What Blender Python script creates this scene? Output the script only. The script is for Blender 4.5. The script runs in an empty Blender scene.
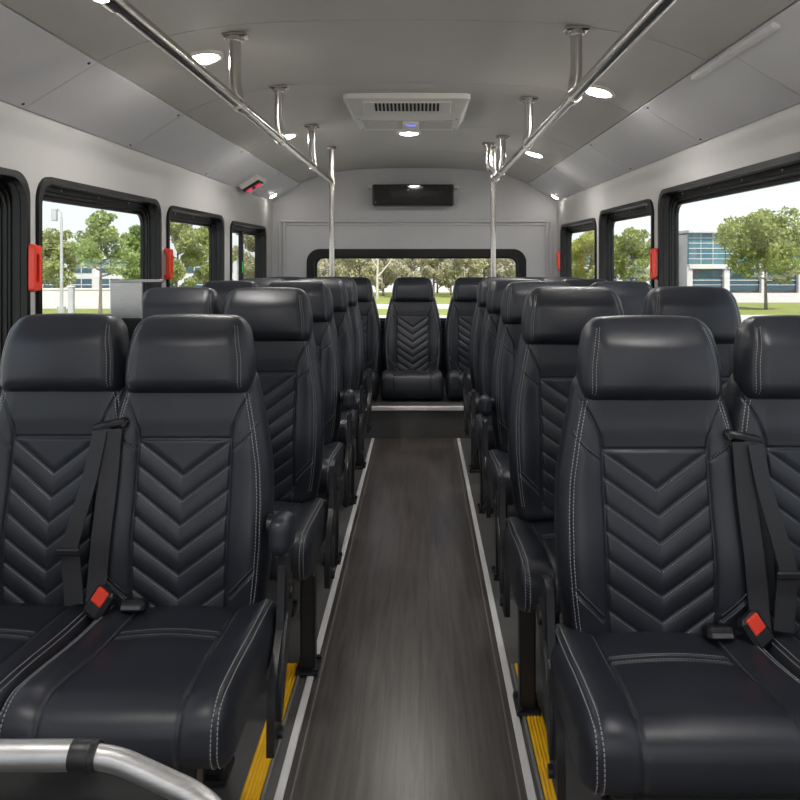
import bpy, math, random
import numpy as np
from mathutils import Vector, Matrix
from mathutils.geometry import tessellate_polygon

random.seed(7)
rng = np.random.default_rng(7)
PI = math.pi
COL = bpy.context.scene.collection
SC = bpy.context.scene

# ------------------------------------------------------------------ materials
def mat(name, color, rough=0.5, metal=0.0, spec=0.5, bump=None, vary=None, emit=None, coat=0.0):
    m = bpy.data.materials.new(name)
    m.use_nodes = True
    nt = m.node_tree
    b = nt.nodes['Principled BSDF']
    b.inputs['Base Color'].default_value = (*color, 1)
    b.inputs['Roughness'].default_value = rough
    b.inputs['Metallic'].default_value = metal
    b.inputs['Specular IOR Level'].default_value = spec
    b.inputs['Coat Weight'].default_value = coat
    if emit:
        b.inputs['Emission Color'].default_value = (*emit[0], 1)
        b.inputs['Emission Strength'].default_value = emit[1]
    tc = None
    if bump or vary:
        tc = nt.nodes.new('ShaderNodeTexCoord')
    if bump:
        n = nt.nodes.new('ShaderNodeTexNoise')
        n.inputs['Scale'].default_value = bump[0]
        n.inputs['Detail'].default_value = 3
        nt.links.new(tc.outputs['Object'], n.inputs['Vector'])
        bp = nt.nodes.new('ShaderNodeBump')
        bp.inputs['Strength'].default_value = bump[1]
        bp.inputs['Distance'].default_value = bump[2] if len(bump) > 2 else 0.001
        nt.links.new(n.outputs['Fac'], bp.inputs['Height'])
        nt.links.new(bp.outputs['Normal'], b.inputs['Normal'])
    if vary:   # (scale, second colour, (stretch))
        n = nt.nodes.new('ShaderNodeTexNoise')
        n.inputs['Scale'].default_value = vary[0]
        n.inputs['Detail'].default_value = 5
        mp = nt.nodes.new('ShaderNodeMapping')
        mp.inputs['Scale'].default_value = vary[2] if len(vary) > 2 else (1, 1, 1)
        nt.links.new(tc.outputs['Object'], mp.inputs['Vector'])
        nt.links.new(mp.outputs['Vector'], n.inputs['Vector'])
        r = nt.nodes.new('ShaderNodeValToRGB')
        r.color_ramp.elements[0].position = 0.35
        r.color_ramp.elements[1].position = 0.65
        r.color_ramp.elements[0].color = (*color, 1)
        r.color_ramp.elements[1].color = (*vary[1], 1)
        nt.links.new(n.outputs['Fac'], r.inputs['Fac'])
        nt.links.new(r.outputs['Color'], b.inputs['Base Color'])
    return m

def glass_mat(name, tint=(1, 1, 1), refl=0.6):
    m = bpy.data.materials.new(name)
    m.use_nodes = True
    nt = m.node_tree
    nt.nodes.clear()
    out = nt.nodes.new('ShaderNodeOutputMaterial')
    mix = nt.nodes.new('ShaderNodeMixShader')
    tr = nt.nodes.new('ShaderNodeBsdfTransparent')
    tr.inputs['Color'].default_value = (*tint, 1)
    gl = nt.nodes.new('ShaderNodeBsdfGlossy')
    gl.inputs['Roughness'].default_value = 0.02
    fr = nt.nodes.new('ShaderNodeFresnel')
    fr.inputs['IOR'].default_value = 1.45
    mul = nt.nodes.new('ShaderNodeMath')
    mul.operation = 'MULTIPLY'
    mul.inputs[1].default_value = refl
    nt.links.new(fr.outputs['Fac'], mul.inputs[0])
    nt.links.new(mul.outputs[0], mix.inputs['Fac'])
    nt.links.new(tr.outputs[0], mix.inputs[1])
    nt.links.new(gl.outputs[0], mix.inputs[2])
    nt.links.new(mix.outputs[0], out.inputs['Surface'])
    return m

M = {}
M['leather'] = mat('charcoal_leather', (0.0175, 0.0195, 0.0265), 0.40, spec=0.48, bump=(420, 0.25, 0.0006), vary=(9, (0.021, 0.0235, 0.031)))
M['stitch'] = mat('stitch_thread', (0.30, 0.30, 0.31), 0.7)
M['webbing'] = mat('belt_webbing', (0.022, 0.022, 0.025), 0.62, bump=(700, 0.4, 0.0006))
M['black_plastic'] = mat('black_plastic', (0.012, 0.012, 0.014), 0.4, bump=(300, 0.1))
M['black_metal'] = mat('black_powder_coat', (0.013, 0.013, 0.015), 0.38, spec=0.5, bump=(250, 0.12))
M['red_plastic'] = mat('red_plastic', (0.86, 0.055, 0.025), 0.35, vary=(30, (0.78, 0.048, 0.022)))
M['chrome'] = mat('polished_stainless', (0.56, 0.535, 0.50), 0.22, metal=1.0, vary=(3, (0.52, 0.497, 0.465)))
M['brushed'] = mat('brushed_stainless', (0.55, 0.55, 0.55), 0.42, metal=1.0, vary=(30, (0.47, 0.465, 0.46), (1, 1, 14)))
M['wall'] = mat('off_white_wall_laminate', (0.53, 0.518, 0.505), 0.55, bump=(60, 0.05), vary=(2.5, (0.505, 0.494, 0.482)))
M['rear_wall'] = mat('pale_grey_rear_panel', (0.54, 0.535, 0.545), 0.55, bump=(60, 0.05), vary=(2.0, (0.51, 0.507, 0.515)))
M['cove'] = mat('blue_grey_cove_laminate', (0.74, 0.73, 0.745), 0.5, bump=(60, 0.05), vary=(3.0, (0.70, 0.69, 0.705)))
M['ceiling'] = mat('grey_ceiling_panel', (0.52, 0.50, 0.47), 0.55, bump=(40, 0.06), vary=(1.8, (0.485, 0.467, 0.44)))
M['seam'] = mat('dark_seam_sealant', (0.16, 0.155, 0.15), 0.7, vary=(20, (0.2, 0.195, 0.19)))
M['window_rubber'] = mat('black_window_frame', (0.006, 0.006, 0.0065), 0.38, spec=0.3, bump=(120, 0.08))
M['glass'] = glass_mat('window_glass', (0.95, 0.965, 0.96), 0.2)
M['white_plastic'] = mat('ivory_plastic', (0.68, 0.66, 0.62), 0.4, bump=(200, 0.03))
M['panel_plastic'] = mat('grey_filter_plastic', (0.50, 0.48, 0.44), 0.5, bump=(300, 0.2))
M['dark_gap'] = mat('dark_slot', (0.015, 0.014, 0.013), 0.6, bump=(100, 0.05))
M['screen'] = mat('gloss_black_screen', (0.006, 0.006, 0.007), 0.06, coat=0.4, vary=(6, (0.008, 0.008, 0.009)))
M['blue_led'] = mat('blue_display', (0.05, 0.05, 0.6), 0.4, emit=((0.12, 0.12, 1.0), 1.6))
M['red_led'] = mat('red_lamp', (0.5, 0.02, 0.05), 0.3, emit=((1.0, 0.05, 0.12), 0.5))
M['clear_lens'] = mat('clear_lens', (0.75, 0.75, 0.74), 0.1, vary=(40, (0.6, 0.6, 0.6)))
M['lamp'] = mat('lit_lamp_lens', (0.9, 0.9, 0.9), 0.4, emit=((1.0, 0.97, 0.925), 190.0))
M['corner_lamp'] = mat('lit_corner_lamp_lens', (0.9, 0.9, 0.9), 0.4, emit=((1.0, 0.965, 0.91), 40.0))
M['slot_grey'] = mat('grey_slot_plastic', (0.10, 0.10, 0.105), 0.4, bump=(200, .05))
M['floor'] = None
M['floor_side'] = mat('dark_grey_floor_vinyl', (0.085, 0.083, 0.083), 0.5, bump=(300, 0.15), vary=(25, (0.075, 0.073, 0.073)))
M['strip'] = mat('aluminium_floor_strip', (0.80, 0.785, 0.78), 0.38, metal=0.1, vary=(14, (0.74, 0.725, 0.72)))
M['yellow'] = mat('yellow_safety_rubber', (0.92, 0.55, 0.012), 0.45, vary=(20, (0.84, 0.48, 0.01)))
M['green'] = mat('green_sticker', (0.06, 0.6, 0.06), 0.5, vary=(20, (0.05, 0.5, 0.05)))
M['black_trim'] = mat('black_gasket', (0.02, 0.02, 0.02), 0.6, bump=(100, 0.05))
M['bus_shell'] = mat('white_bus_body', (0.7, 0.7, 0.7), 0.4, vary=(3, (0.68, 0.68, 0.68)))
# outdoors
M['asphalt'] = mat('pale_concrete_pavement', (0.52, 0.50, 0.47), 0.9, vary=(0.35, (0.45, 0.435, 0.41)))
M['kerb'] = mat('pale_kerb', (0.62, 0.60, 0.56), 0.9, vary=(0.6, (0.56, 0.54, 0.5)))
M['lawn'] = mat('mown_lawn', (0.25, 0.27, 0.06), 0.95, vary=(0.5, (0.19, 0.22, 0.045)))
M['bark'] = mat('grey_brown_bark', (0.20, 0.165, 0.13), 0.9, vary=(6, (0.13, 0.105, 0.085), (1, 1, 0.3)))
M['pale_bark'] = mat('pale_bark', (0.5, 0.47, 0.42), 0.9, vary=(4, (0.38, 0.35, 0.3), (1, 1, 0.3)))
M['concrete'] = mat('cream_concrete', (0.62, 0.60, 0.55), 0.9, vary=(0.8, (0.56, 0.54, 0.49)))
M['white_wall'] = mat('white_cladding', (0.52, 0.515, 0.50), 0.8, vary=(0.3, (0.47, 0.465, 0.455)))
M['curtain_glass'] = mat('teal_curtain_glass', (0.09, 0.20, 0.235), 0.2, spec=0.35, vary=(0.25, (0.06, 0.145, 0.18)))
M['dark_glass'] = mat('dark_window_glass', (0.04, 0.085, 0.105), 0.2, spec=0.3, vary=(0.3, (0.04, 0.075, 0.1)))
M['lamp_post'] = mat('grey_lamp_post', (0.42, 0.43, 0.43), 0.5, vary=(2, (0.36, 0.37, 0.37)))

def leaf_mat(name, c1, c2):
    m = mat(name, c1, 0.65, vary=(1.1, c2), spec=0.3)
    nt = m.node_tree
    b = nt.nodes['Principled BSDF']
    tl = nt.nodes.new('ShaderNodeBsdfTranslucent')
    nt.links.new(b.inputs['Base Color'].links[0].from_socket, tl.inputs['Color'])
    mx = nt.nodes.new('ShaderNodeMixShader')
    mx.inputs['Fac'].default_value = 0.4
    nt.links.new(b.outputs[0], mx.inputs[1])
    nt.links.new(tl.outputs[0], mx.inputs[2])
    nt.links.new(mx.outputs[0], nt.nodes['Material Output'].inputs['Surface'])
    return m
M['leaf_green'] = leaf_mat('fresh_green_leaves', (0.22, 0.31, 0.09), (0.38, 0.46, 0.15))
M['leaf_mid'] = leaf_mat('mid_green_leaves', (0.26, 0.31, 0.10), (0.43, 0.46, 0.17))
M['leaf_yellow'] = leaf_mat('yellow_green_leaves', (0.34, 0.37, 0.08), (0.54, 0.53, 0.14))
M['leaf_grey_hazed'] = leaf_mat('haze_paled_grey_olive_leaves', (0.42, 0.40, 0.29), (0.58, 0.55, 0.41))  # leaf colour lightened to imitate the haze over the distant wood
M['leaf_olive_hazed'] = leaf_mat('haze_paled_olive_leaves', (0.35, 0.35, 0.21), (0.52, 0.50, 0.32))  # likewise paled, haze put into the leaf colour

# aisle floor: wood-look vinyl with long grain
def wood_floor():
    m = bpy.data.materials.new('wood_look_vinyl')
    m.use_nodes = True
    nt = m.node_tree
    b = nt.nodes['Principled BSDF']
    b.inputs['Roughness'].default_value = 0.29
    tc = nt.nodes.new('ShaderNodeTexCoord')
    mp = nt.nodes.new('ShaderNodeMapping')
    mp.inputs['Scale'].default_value = (26, 1.1, 1)
    nt.links.new(tc.outputs['Object'], mp.inputs['Vector'])
    n = nt.nodes.new('ShaderNodeTexNoise')
    n.inputs['Scale'].default_value = 2.2
    n.inputs['Detail'].default_value = 8
    n.inputs['Roughness'].default_value = 0.65
    n.inputs['Distortion'].default_value = 0.5
    nt.links.new(mp.outputs['Vector'], n.inputs['Vector'])
    n2 = nt.nodes.new('ShaderNodeTexNoise')
    n2.inputs['Scale'].default_value = 1.6
    n2.inputs['Detail'].default_value = 3
    nt.links.new(tc.outputs['Object'], n2.inputs['Vector'])
    r = nt.nodes.new('ShaderNodeValToRGB')
    r.color_ramp.elements[0].position = 0.30
    r.color_ramp.elements[0].color = (0.042, 0.035, 0.032, 1)
    r.color_ramp.elements[1].position = 0.72
    r.color_ramp.elements[1].color = (0.130, 0.111, 0.102, 1)
    nt.links.new(n.outputs['Fac'], r.inputs['Fac'])
    mx = nt.nodes.new('ShaderNodeMixRGB')
    mx.blend_type = 'MULTIPLY'
    mx.inputs['Fac'].default_value = 0.35
    nt.links.new(r.outputs['Color'], mx.inputs[1])
    nt.links.new(n2.outputs['Fac'], mx.inputs[2])
    nt.links.new(mx.outputs['Color'], b.inputs['Base Color'])
    bp = nt.nodes.new('ShaderNodeBump')
    bp.inputs['Strength'].default_value = 0.15
    bp.inputs['Distance'].default_value = 0.001
    nt.links.new(n.outputs['Fac'], bp.inputs['Height'])
    nt.links.new(bp.outputs['Normal'], b.inputs['Normal'])
    return m
M['floor'] = wood_floor()

# ------------------------------------------------------------------ mesh helpers
class MB:
    def __init__(self):
        self.v = []
        self.f = []
    def add(self, vs, fs):
        o = len(self.v)
        self.v.extend([tuple(p) for p in vs])
        self.f.extend([tuple(i + o for i in f) for f in fs])
        return self
    def box(self, c, s, rot=None, bev=0.0):
        hx, hy, hz = s[0] / 2, s[1] / 2, s[2] / 2
        b = min(bev, hx * .98, hy * .98, hz * .98)
        if b <= 0:
            vs = [(x, y, z) for z in (-hz, hz) for y in (-hy, hy) for x in (-hx, hx)]
            fs = [(0, 2, 3, 1), (4, 5, 7, 6), (0, 1, 5, 4), (2, 6, 7, 3), (0, 4, 6, 2), (1, 3, 7, 5)]
        else:
            vs, fs, idx = [], [], {}
            for sx in (-1, 1):
                for sy in (-1, 1):
                    for sz in (-1, 1):
                        for ax in range(3):
                            p = [sx * (hx - b), sy * (hy - b), sz * (hz - b)]
                            p[ax] = (sx * hx, sy * hy, sz * hz)[ax]
                            idx[(sx, sy, sz, ax)] = len(vs)
                            vs.append(tuple(p))
            S = (-1, 1)
            def key(d, ax):
                return idx[(d[0], d[1], d[2], ax)]
            for ax in range(3):
                a, c_ = [k for k in range(3) if k != ax]
                for s_ in S:
                    q = []
                    for (u, w) in ((-1, -1), (1, -1), (1, 1), (-1, 1)):
                        d = [0, 0, 0]
                        d[ax] = s_; d[a] = u; d[c_] = w
                        q.append(key(d, ax))
                    fs.append(tuple(q))
            for ax in range(3):
                a, c_ = [k for k in range(3) if k != ax]
                for u in S:
                    for w in S:
                        d0 = [0, 0, 0]; d1 = [0, 0, 0]
                        d0[ax] = -1; d1[ax] = 1
                        d0[a] = d1[a] = u
                        d0[c_] = d1[c_] = w
                        fs.append((key(d0, a), key(d1, a), key(d1, c_), key(d0, c_)))
            for sx in S:
                for sy in S:
                    for sz in S:
                        fs.append(tuple(idx[(sx, sy, sz, k)] for k in range(3)))
        if rot is not None:
            vs = [tuple(rot @ Vector(p)) for p in vs]
        vs = [(p[0] + c[0], p[1] + c[1], p[2] + c[2]) for p in vs]
        return self.add(vs, fs)
    def tube(self, path, r, seg=14, cap=True):
        P = [Vector(p) for p in path]
        n = len(P)
        rr = r if isinstance(r, (list, tuple)) else [r] * n
        T = []
        for i in range(n):
            t = (P[min(i + 1, n - 1)] - P[max(i - 1, 0)])
            T.append(t.normalized())
        u = T[0].orthogonal().normalized()
        rings = []
        vs = []
        for i in range(n):
            u = (u - T[i] * u.dot(T[i])).normalized()
            w = T[i].cross(u)
            for k in range(seg):
                a = 2 * PI * k / seg
                vs.append(P[i] + (u * math.cos(a) + w * math.sin(a)) * rr[i])
        fs = []
        for i in range(n - 1):
            for k in range(seg):
                k2 = (k + 1) % seg
                fs.append((i * seg + k, i * seg + k2, (i + 1) * seg + k2, (i + 1) * seg + k))
        if cap:
            fs.append(tuple(range(seg - 1, -1, -1)))
            fs.append(tuple((n - 1) * seg + k for k in range(seg)))
        return self.add(vs, fs)
    def disc(self, c, axis, r, h, seg=24, r2=None):
        a = Vector(axis).normalized()
        c = Vector(c)
        return self.tube([c, c + a * h], [r, r if r2 is None else r2], seg)
    def prism(self, poly, fn, t0, t1):
        """poly: 2-D outline; fn(a, b, t) -> 3-D point"""
        n = len(poly)
        vs = [fn(a, b, t0) for a, b in poly] + [fn(a, b, t1) for a, b in poly]
        fs = []
        tri = tessellate_polygon([[Vector((a, b, 0)) for a, b in poly]])
        for t in tri:
            fs.append(tuple(t))
            fs.append(tuple(i + n for i in reversed(t)))
        for i in range(n):
            j = (i + 1) % n
            fs.append((i, j, j + n, i + n))
        return self.add(vs, fs)
    def plate(self, outer, holes, fn, t0, t1):
        loops = [outer] + holes
        flat = [p for l in loops for p in l]
        n = len(flat)
        vs = [fn(a, b, t0) for a, b in flat] + [fn(a, b, t1) for a, b in flat]
        fs = []
        tri = tessellate_polygon([[Vector((a, b, 0)) for a, b in l] for l in loops])
        for t in tri:
            fs.append(tuple(t))
            fs.append(tuple(i + n for i in reversed(t)))
        o = 0
        for l in loops:
            m = len(l)
            for i in range(m):
                j = (i + 1) % m
                fs.append((o + i, o + j, o + j + n, o + i + n))
            o += m
        return self.add(vs, fs)
    def build(self, name, material, parent=None, smooth=False, angle=40, fix=True):
        me = bpy.data.meshes.new(name)
        me.from_pydata(self.v, [], self.f)
        me.validate()
        if fix:
            import bmesh
            bm = bmesh.new()
            bm.from_mesh(me)
            bmesh.ops.remove_doubles(bm, verts=bm.verts, dist=1e-6)
            bmesh.ops.recalc_face_normals(bm, faces=bm.faces)
            bm.to_mesh(me)
            bm.free()
        me.materials.append(material)
        if smooth:
            me.shade_smooth()
            try:
                me.set_sharp_from_angle(angle=math.radians(angle))
            except Exception:
                pass
        return link(name, me, parent)

def link(name, me, parent=None):
    o = bpy.data.objects.new(name, me)
    COL.objects.link(o)
    if parent is not None:
        o.parent = parent
    return o

def tag(o, label, cat, group=None):
    o['label'] = label
    o['category'] = cat
    if group:
        o['group'] = group
    return o

def thing(name, label, cat, loc=(0, 0, 0), rz=0.0, group=None):
    o = bpy.data.objects.new(name, None)
    o.empty_display_size = 0.05
    COL.objects.link(o)
    o.location = loc
    o.rotation_euler = (0, 0, rz)
    return tag(o, label, cat, group)

def structure(o):
    o['kind'] = 'structure'
    return o

def kids(o):
    return [c for c in bpy.data.objects if c.parent == o]

def copy_tree(o, parent=None):
    c = o.copy()
    COL.objects.link(c)
    if parent is not None:
        c.parent = parent
    for ch in kids(o):
        copy_tree(ch, c)
    return c

def rrect(x0, x1, y0, y1, r, n=8):
    pts = []
    for (cx, cy, a0) in ((x1 - r, y0 + r, -PI / 2), (x1 - r, y1 - r, 0), (x0 + r, y1 - r, PI / 2), (x0 + r, y0 + r, PI)):
        for k in range(n + 1):
            a = a0 + PI / 2 * k / n
            pts.append((cx + r * math.cos(a), cy + r * math.sin(a)))
    return pts

def smooth_path(pts, n=8):
    P = [Vector(p) for p in pts]
    out = []
    for i in range(len(P) - 1):
        p0, p1, p2, p3 = P[max(i - 1, 0)], P[i], P[i + 1], P[min(i + 2, len(P) - 1)]
        for k in range(n):
            t = k / n
            out.append(0.5 * ((2 * p1) + (p2 - p0) * t + (2 * p0 - 5 * p1 + 4 * p2 - p3) * t * t + (3 * p1 - p0 - 3 * p2 + p3) * t ** 3))
    out.append(P[-1])
    return out

def fillet(pts, r, n=6):
    P = [Vector(p) for p in pts]
    out = [P[0]]
    for i in range(1, len(P) - 1):
        a = (P[i - 1] - P[i]); b = (P[i + 1] - P[i])
        rr = min(r, a.length * .49, b.length * .49)
        s = P[i] + a.normalized() * rr
        e = P[i] + b.normalized() * rr
        for k in range(n + 1):
            t = k / n
            out.append(s * (1 - t) ** 2 + P[i] * 2 * t * (1 - t) + e * t * t)
    out.append(P[-1])
    return out

# dense rounded box: grid on a cube, rounded, then deformed by a function of position and normal
def rounded(q, h, r):
    h = np.asarray(h)
    r = np.broadcast_to(np.asarray(r, float), (3,))
    core = np.clip(q, -(h - r), h - r)
    d = (q - core) / r
    ln = np.linalg.norm(d, axis=1, keepdims=True)
    ln[ln < 1e-9] = 1
    nrm = d / ln
    return core + nrm * r, nrm

def spaced(n, h, r):
    """grid positions on [-h, h], denser in the rounded margins"""
    m = max(4, int(n * 0.12))
    a = -h + r * (1 - np.cos(np.linspace(0, PI / 2, m + 1)))
    a = -h + r * np.linspace(0, 1, m + 1)
    c = np.linspace(-h + r, h - r, n + 1)[1:-1]
    return np.concatenate([a, c, -a[::-1]])

def soft_box(h, r, n, deform):
    rr = np.broadcast_to(np.asarray(r, float), (3,))
    ax = [spaced(n[i], h[i], rr[i]) for i in range(3)]
    N = [len(a) for a in ax]
    idx = {}
    Q = []
    F = []
    def vid(i, j, k):
        key = (i, j, k)
        if key not in idx:
            idx[key] = len(Q)
            Q.append((ax[0][i], ax[1][j], ax[2][k]))
        return idx[key]
    for a in range(3):
        b, c = (a + 1) % 3, (a + 2) % 3
        for side in (0, N[a] - 1):
            for i in range(N[b] - 1):
                for j in range(N[c] - 1):
                    quad = []
                    for (di, dj) in ((0, 0), (1, 0), (1, 1), (0, 1)):
                        t = [0, 0, 0]
                        t[a] = side; t[b] = i + di; t[c] = j + dj
                        quad.append(vid(*t))
                    if side == 0:
                        quad.reverse()
                    F.append(tuple(quad))
    Q = np.array(Q)
    p, nrm = rounded(Q, h, r)
    return deform(p, nrm), F

def soft_mesh(name, h, r, n, deform, material):
    V, F = soft_box(h, r, n, deform)
    me = bpy.data.meshes.new(name)
    me.from_pydata([tuple(v) for v in V], [], F)
    me.materials.append(material)
    me.shade_smooth()
    return me

def seg_dist(x, z, pts):
    """distance of points to a polyline in 2-D"""
    d = np.full(x.shape, 9.0)
    for (x0, z0), (x1, z1) in zip(pts[:-1], pts[1:]):
        dx, dz = x1 - x0, z1 - z0
        L = dx * dx + dz * dz
        t = np.clip(((x - x0) * dx + (z - z0) * dz) / L, 0, 1)
        d = np.minimum(d, np.hypot(x - x0 - t * dx, z - z0 - t * dz))
    return d

def groove(d, w=0.0035, depth=0.004):
    return depth * np.exp(-(d / w) ** 2)

def sstep(a, b, x):
    t = np.clip((x - a) / (b - a), 0, 1)
    return t * t * (3 - 2 * t)

# ------------------------------------------------------------------ the seat
def face_y(z):
    """front face of the backrest, seat facing -Y"""
    return 0.135 * (z - 0.47) - 0.016 * np.exp(-((z - 0.60) / 0.12) ** 2) + 0.02 * sstep(0.80, 1.0, z) * 0

HW_Z = np.array([0.40, 0.46, 0.52, 0.60, 0.70, 0.78, 0.86, 0.92, 0.97, 1.02])
HW_X = np.array([0.196, 0.205, 0.212, 0.217, 0.215, 0.209, 0.195, 0.182, 0.170, 0.158])
def hw(z):
    return (np.interp(z - .015, HW_Z, HW_X) + np.interp(z, HW_Z, HW_X) + np.interp(z + .015, HW_Z, HW_X)) / 3

B_H = (0.21, 0.055, 0.33)
B_C = 0.695                     # middle height of the backrest
PANEL = 0.116
CH0, CHS, SLOPE = 0.757, 0.0585, 0.74

def backrest_deform(p, n):
    z = p[:, 2] + B_C
    s = hw(z) / B_H[0]
    x = p[:, 0] * s
    ax = np.abs(x)
    y = p[:, 1] + B_H[1]
    front = np.clip(-n[:, 1], 0, 1)
    disp = np.zeros(len(x))
    # side bolsters and shoulders swell forward
    W = hw(z)
    u = np.clip((ax - PANEL) / np.maximum(W - PANEL, 0.01), 0, 1)
    bol = np.sin(PI * np.clip(u, 0, 1)) ** 0.8 * 0.017 * sstep(0.97, 0.80, z) * sstep(0.40, 0.52, z)
    disp += bol
    # upper yoke
    disp += 0.004 * sstep(0.846, 0.90, z) * sstep(PANEL + 0.05, PANEL, ax)
    # chevrons
    inside = sstep(PANEL + .001, PANEL - .006, ax) * sstep(0.849, 0.843, z)
    t = (z - SLOPE * ax - CH0) / CHS
    puff = np.abs(np.sin(PI * t)) ** 0.55 * 0.0075
    puff = np.where(t > 0, 0.0075 * np.minimum(1, np.abs(t * 3)) ** .5, puff)
    disp += inside * (puff - 0.003)
    g = np.zeros(len(x))
    g = np.maximum(g, groove(seg_dist(ax, z, [(PANEL, 0.44), (PANEL, 0.846), (PANEL + .003, 0.872), (0.135, 0.915), (0.162, 0.965)]), .0034, .0065))
    g = np.maximum(g, groove(seg_dist(ax, z, [(0, 0.846), (PANEL, 0.846)]), .003, .0065))
    g = np.maximum(g, groove(seg_dist(ax, z, [(PANEL, 0.818), (0.150, 0.845), (0.192, 0.888)]), .003, .005))
    g = np.maximum(g, groove(seg_dist(ax, z, [(0.125, 0.47), (0.150, 0.500), (0.195, 0.545)]), .003, .005))
    g = np.maximum(g, groove(W - 0.022 - ax, .003, .004) * sstep(.43, .47, z))
    disp -= g
    y = y - disp * front ** 2 + face_y(z)
    y = y - 0.012 * front * 0
    return np.stack([x, y, z], 1)

def back_point(x, z, lift=0.0008):
    """a point on the backrest's front for a given x, z"""
    W = float(hw(np.array([z]))[0])
    q = np.array([[x / W * B_H[0], -B_H[1], z - B_C]])
    p, n = rounded(q, B_H, 0.042)
    d = backrest_deform(p, n)[0]
    return Vector((d[0], d[1] - lift, d[2]))

H_H = (0.166, 0.066, 0.098)
H_C = 1.055
H_R = (0.05, 0.055, 0.045)
def headrest_deform(p, n):
    zl = p[:, 2]
    z = zl + H_C
    s = 1.0 - 0.10 * sstep(-0.02, 0.098, zl) + 0.012 * np.exp(-((zl + .05) / .05) ** 2)
    tt = np.clip((-zl - (H_H[2] - H_R[2])) / H_R[2], 0, 1)
    inset = H_R[0] * (1 - np.sqrt(1 - tt * tt))
    x = p[:, 0] * s * (H_H[0] - 0.3 * inset) / (H_H[0] - inset)
    front = np.clip(-n[:, 1], 0, 1)
    disp = 0.020 * (1 - (p[:, 0] / H_H[0]) ** 2) * np.cos(np.clip((zl + 0.01) / 0.11, -1, 1) * PI / 2)
    W = H_H[0] * s
    disp -= groove(W - 0.0215 - np.abs(x), .003, .004)
    y = p[:, 1] - disp * front ** 1.5
    y = y + face_y(z) + H_H[1] - 0.036
    # the top rolls back a little
    y = y + 0.022 * sstep(0.03, 0.098, zl) * front
    z = z + 0.006 * (1 - (p[:, 0] / H_H[0]) ** 2) * np.clip(n[:, 2], 0, 1)
    return np.stack([x, y, z], 1)

def head_point(xq, zl):
    q = np.array([[xq, -H_H[1], zl]])
    p, n = rounded(q, H_H, H_R)
    d = headrest_deform(p, n)[0]
    return Vector((d[0], d[1] - .0008, d[2]))

C_H = (0.218, 0.25, 0.062)
C_R = (0.026, 0.060, 0.034)
C_Y, C_Z = -0.17, 0.397
def cushion_deform(p, n, ys=1.0, zs=1.0):
    x = p[:, 0]
    yl = p[:, 1]
    ax = np.abs(x)
    zl = p[:, 2]
    top = np.clip(n[:, 2], 0, 1)
    frt = np.clip(-n[:, 1], 0, 1)
    k = np.maximum(top, frt)
    disp = np.zeros(len(x))
    seam = 0.120 + 0.008 * sstep(0.1, -0.25, yl)
    disp += 0.010 * np.cos(np.clip(ax / 0.13, 0, 1) * PI / 2) * sstep(0.24, 0.15, np.abs(yl)) * top
    disp += 0.012 * np.sin(PI * np.clip((ax - seam) / (0.218 - seam), 0, 1)) * top
    disp += 0.012 * np.cos(np.clip(zl / 0.07, -1, 1) * PI / 2) * frt
    disp -= groove(ax - seam, .0034, .006) * k
    incent = sstep(seam + .001, seam - .005, ax)
    disp -= groove(yl - 0.045, .005, .006) * incent * top
    disp -= groove(yl - 0.020, .005, .006) * incent * top
    disp -= groove(0.218 - 0.024 - ax, .003, .004) * k
    P = np.stack([x, (yl - disp * frt) * ys, zl + disp * top], 1)
    # front flare and slight rise to the front
    P[:, 0] *= 1.0 + 0.03 * sstep(0.0, -0.25, yl)
    P[:, 2] += 0.010 * sstep(0.05, -0.18, yl) * top
    P[:, 2] -= 0.012 * sstep(0.02, -0.06, zl) * sstep(-.1, -.25, yl) * 0
    P[:, 2] -= 0.030 * np.clip((yl + 0.20) / 0.36, 0, 1.2)
    P[:, 1] += C_Y - (ys - 1) * 0.25 + 0.02 * sstep(-0.0, -0.068, zl) * frt
    P[:, 2] = P[:, 2] * zs + C_Z
    return P

def cush_point(q):
    p, n = rounded(np.array([q]), C_H, C_R)
    d = cushion_deform(p, n)[0]
    return Vector(d), Vector(n[0])

def dashes(mb, pts, normals, dash=0.0052, gap=0.0030, w=0.0011, hgt=0.0007):
    """little thread dashes along a dense polyline"""
    acc = 0.0
    i = 0
    L = [0.0]
    for a, b in zip(pts[:-1], pts[1:]):
        L.append(L[-1] + (b - a).length)
    def at(s):
        k = min(max(np.searchsorted(L, s) - 1, 0), len(pts) - 2)
        t = (s - L[k]) / max(L[k + 1] - L[k], 1e-9)
        return pts[k].lerp(pts[k + 1], t), normals[k]
    s = 0.0
    while s + dash < L[-1]:
        a, n = at(s)
        b, _ = at(s + dash)
        t = (b - a)
        if t.length > 1e-6:
            t.normalize()
            side = t.cross(n).normalized() * w
            up = n * hgt
            lo = n * -0.0006
            vs = [a - side + lo, a + side + lo, b + side + lo, b - side + lo,
                  a - side * .6 + up, a + side * .6 + up, b + side * .6 + up, b - side * .6 + up]
            mb.add(vs, [(4, 5, 6, 7), (0, 1, 5, 4), (1, 2, 6, 5), (2, 3, 7, 6), (3, 0, 4, 7)])
        s += dash + gap

def sewn(name, h, r, n, deform, threads=None):
    """leather mesh with its sewing threads as a second material"""
    V, F = soft_box(h, r, n, deform)
    V = [tuple(v) for v in V]
    nf = len(F)
    o = len(V)
    if threads:
        V += [tuple(v) for v in threads.v]
        F = F + [tuple(i + o for i in f) for f in threads.f]
    me = bpy.data.meshes.new(name)
    me.from_pydata(V, [], F)
    me.materials.append(M['leather'])
    me.materials.append(M['stitch'])
    mi = np.zeros(len(F), dtype=np.int32)
    mi[nf:] = 1
    me.polygons.foreach_set('material_index', mi)
    me.polygons.foreach_set('use_smooth', mi == 0)
    me.update()
    return me
FN = Vector((0, -1, 0))
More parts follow.
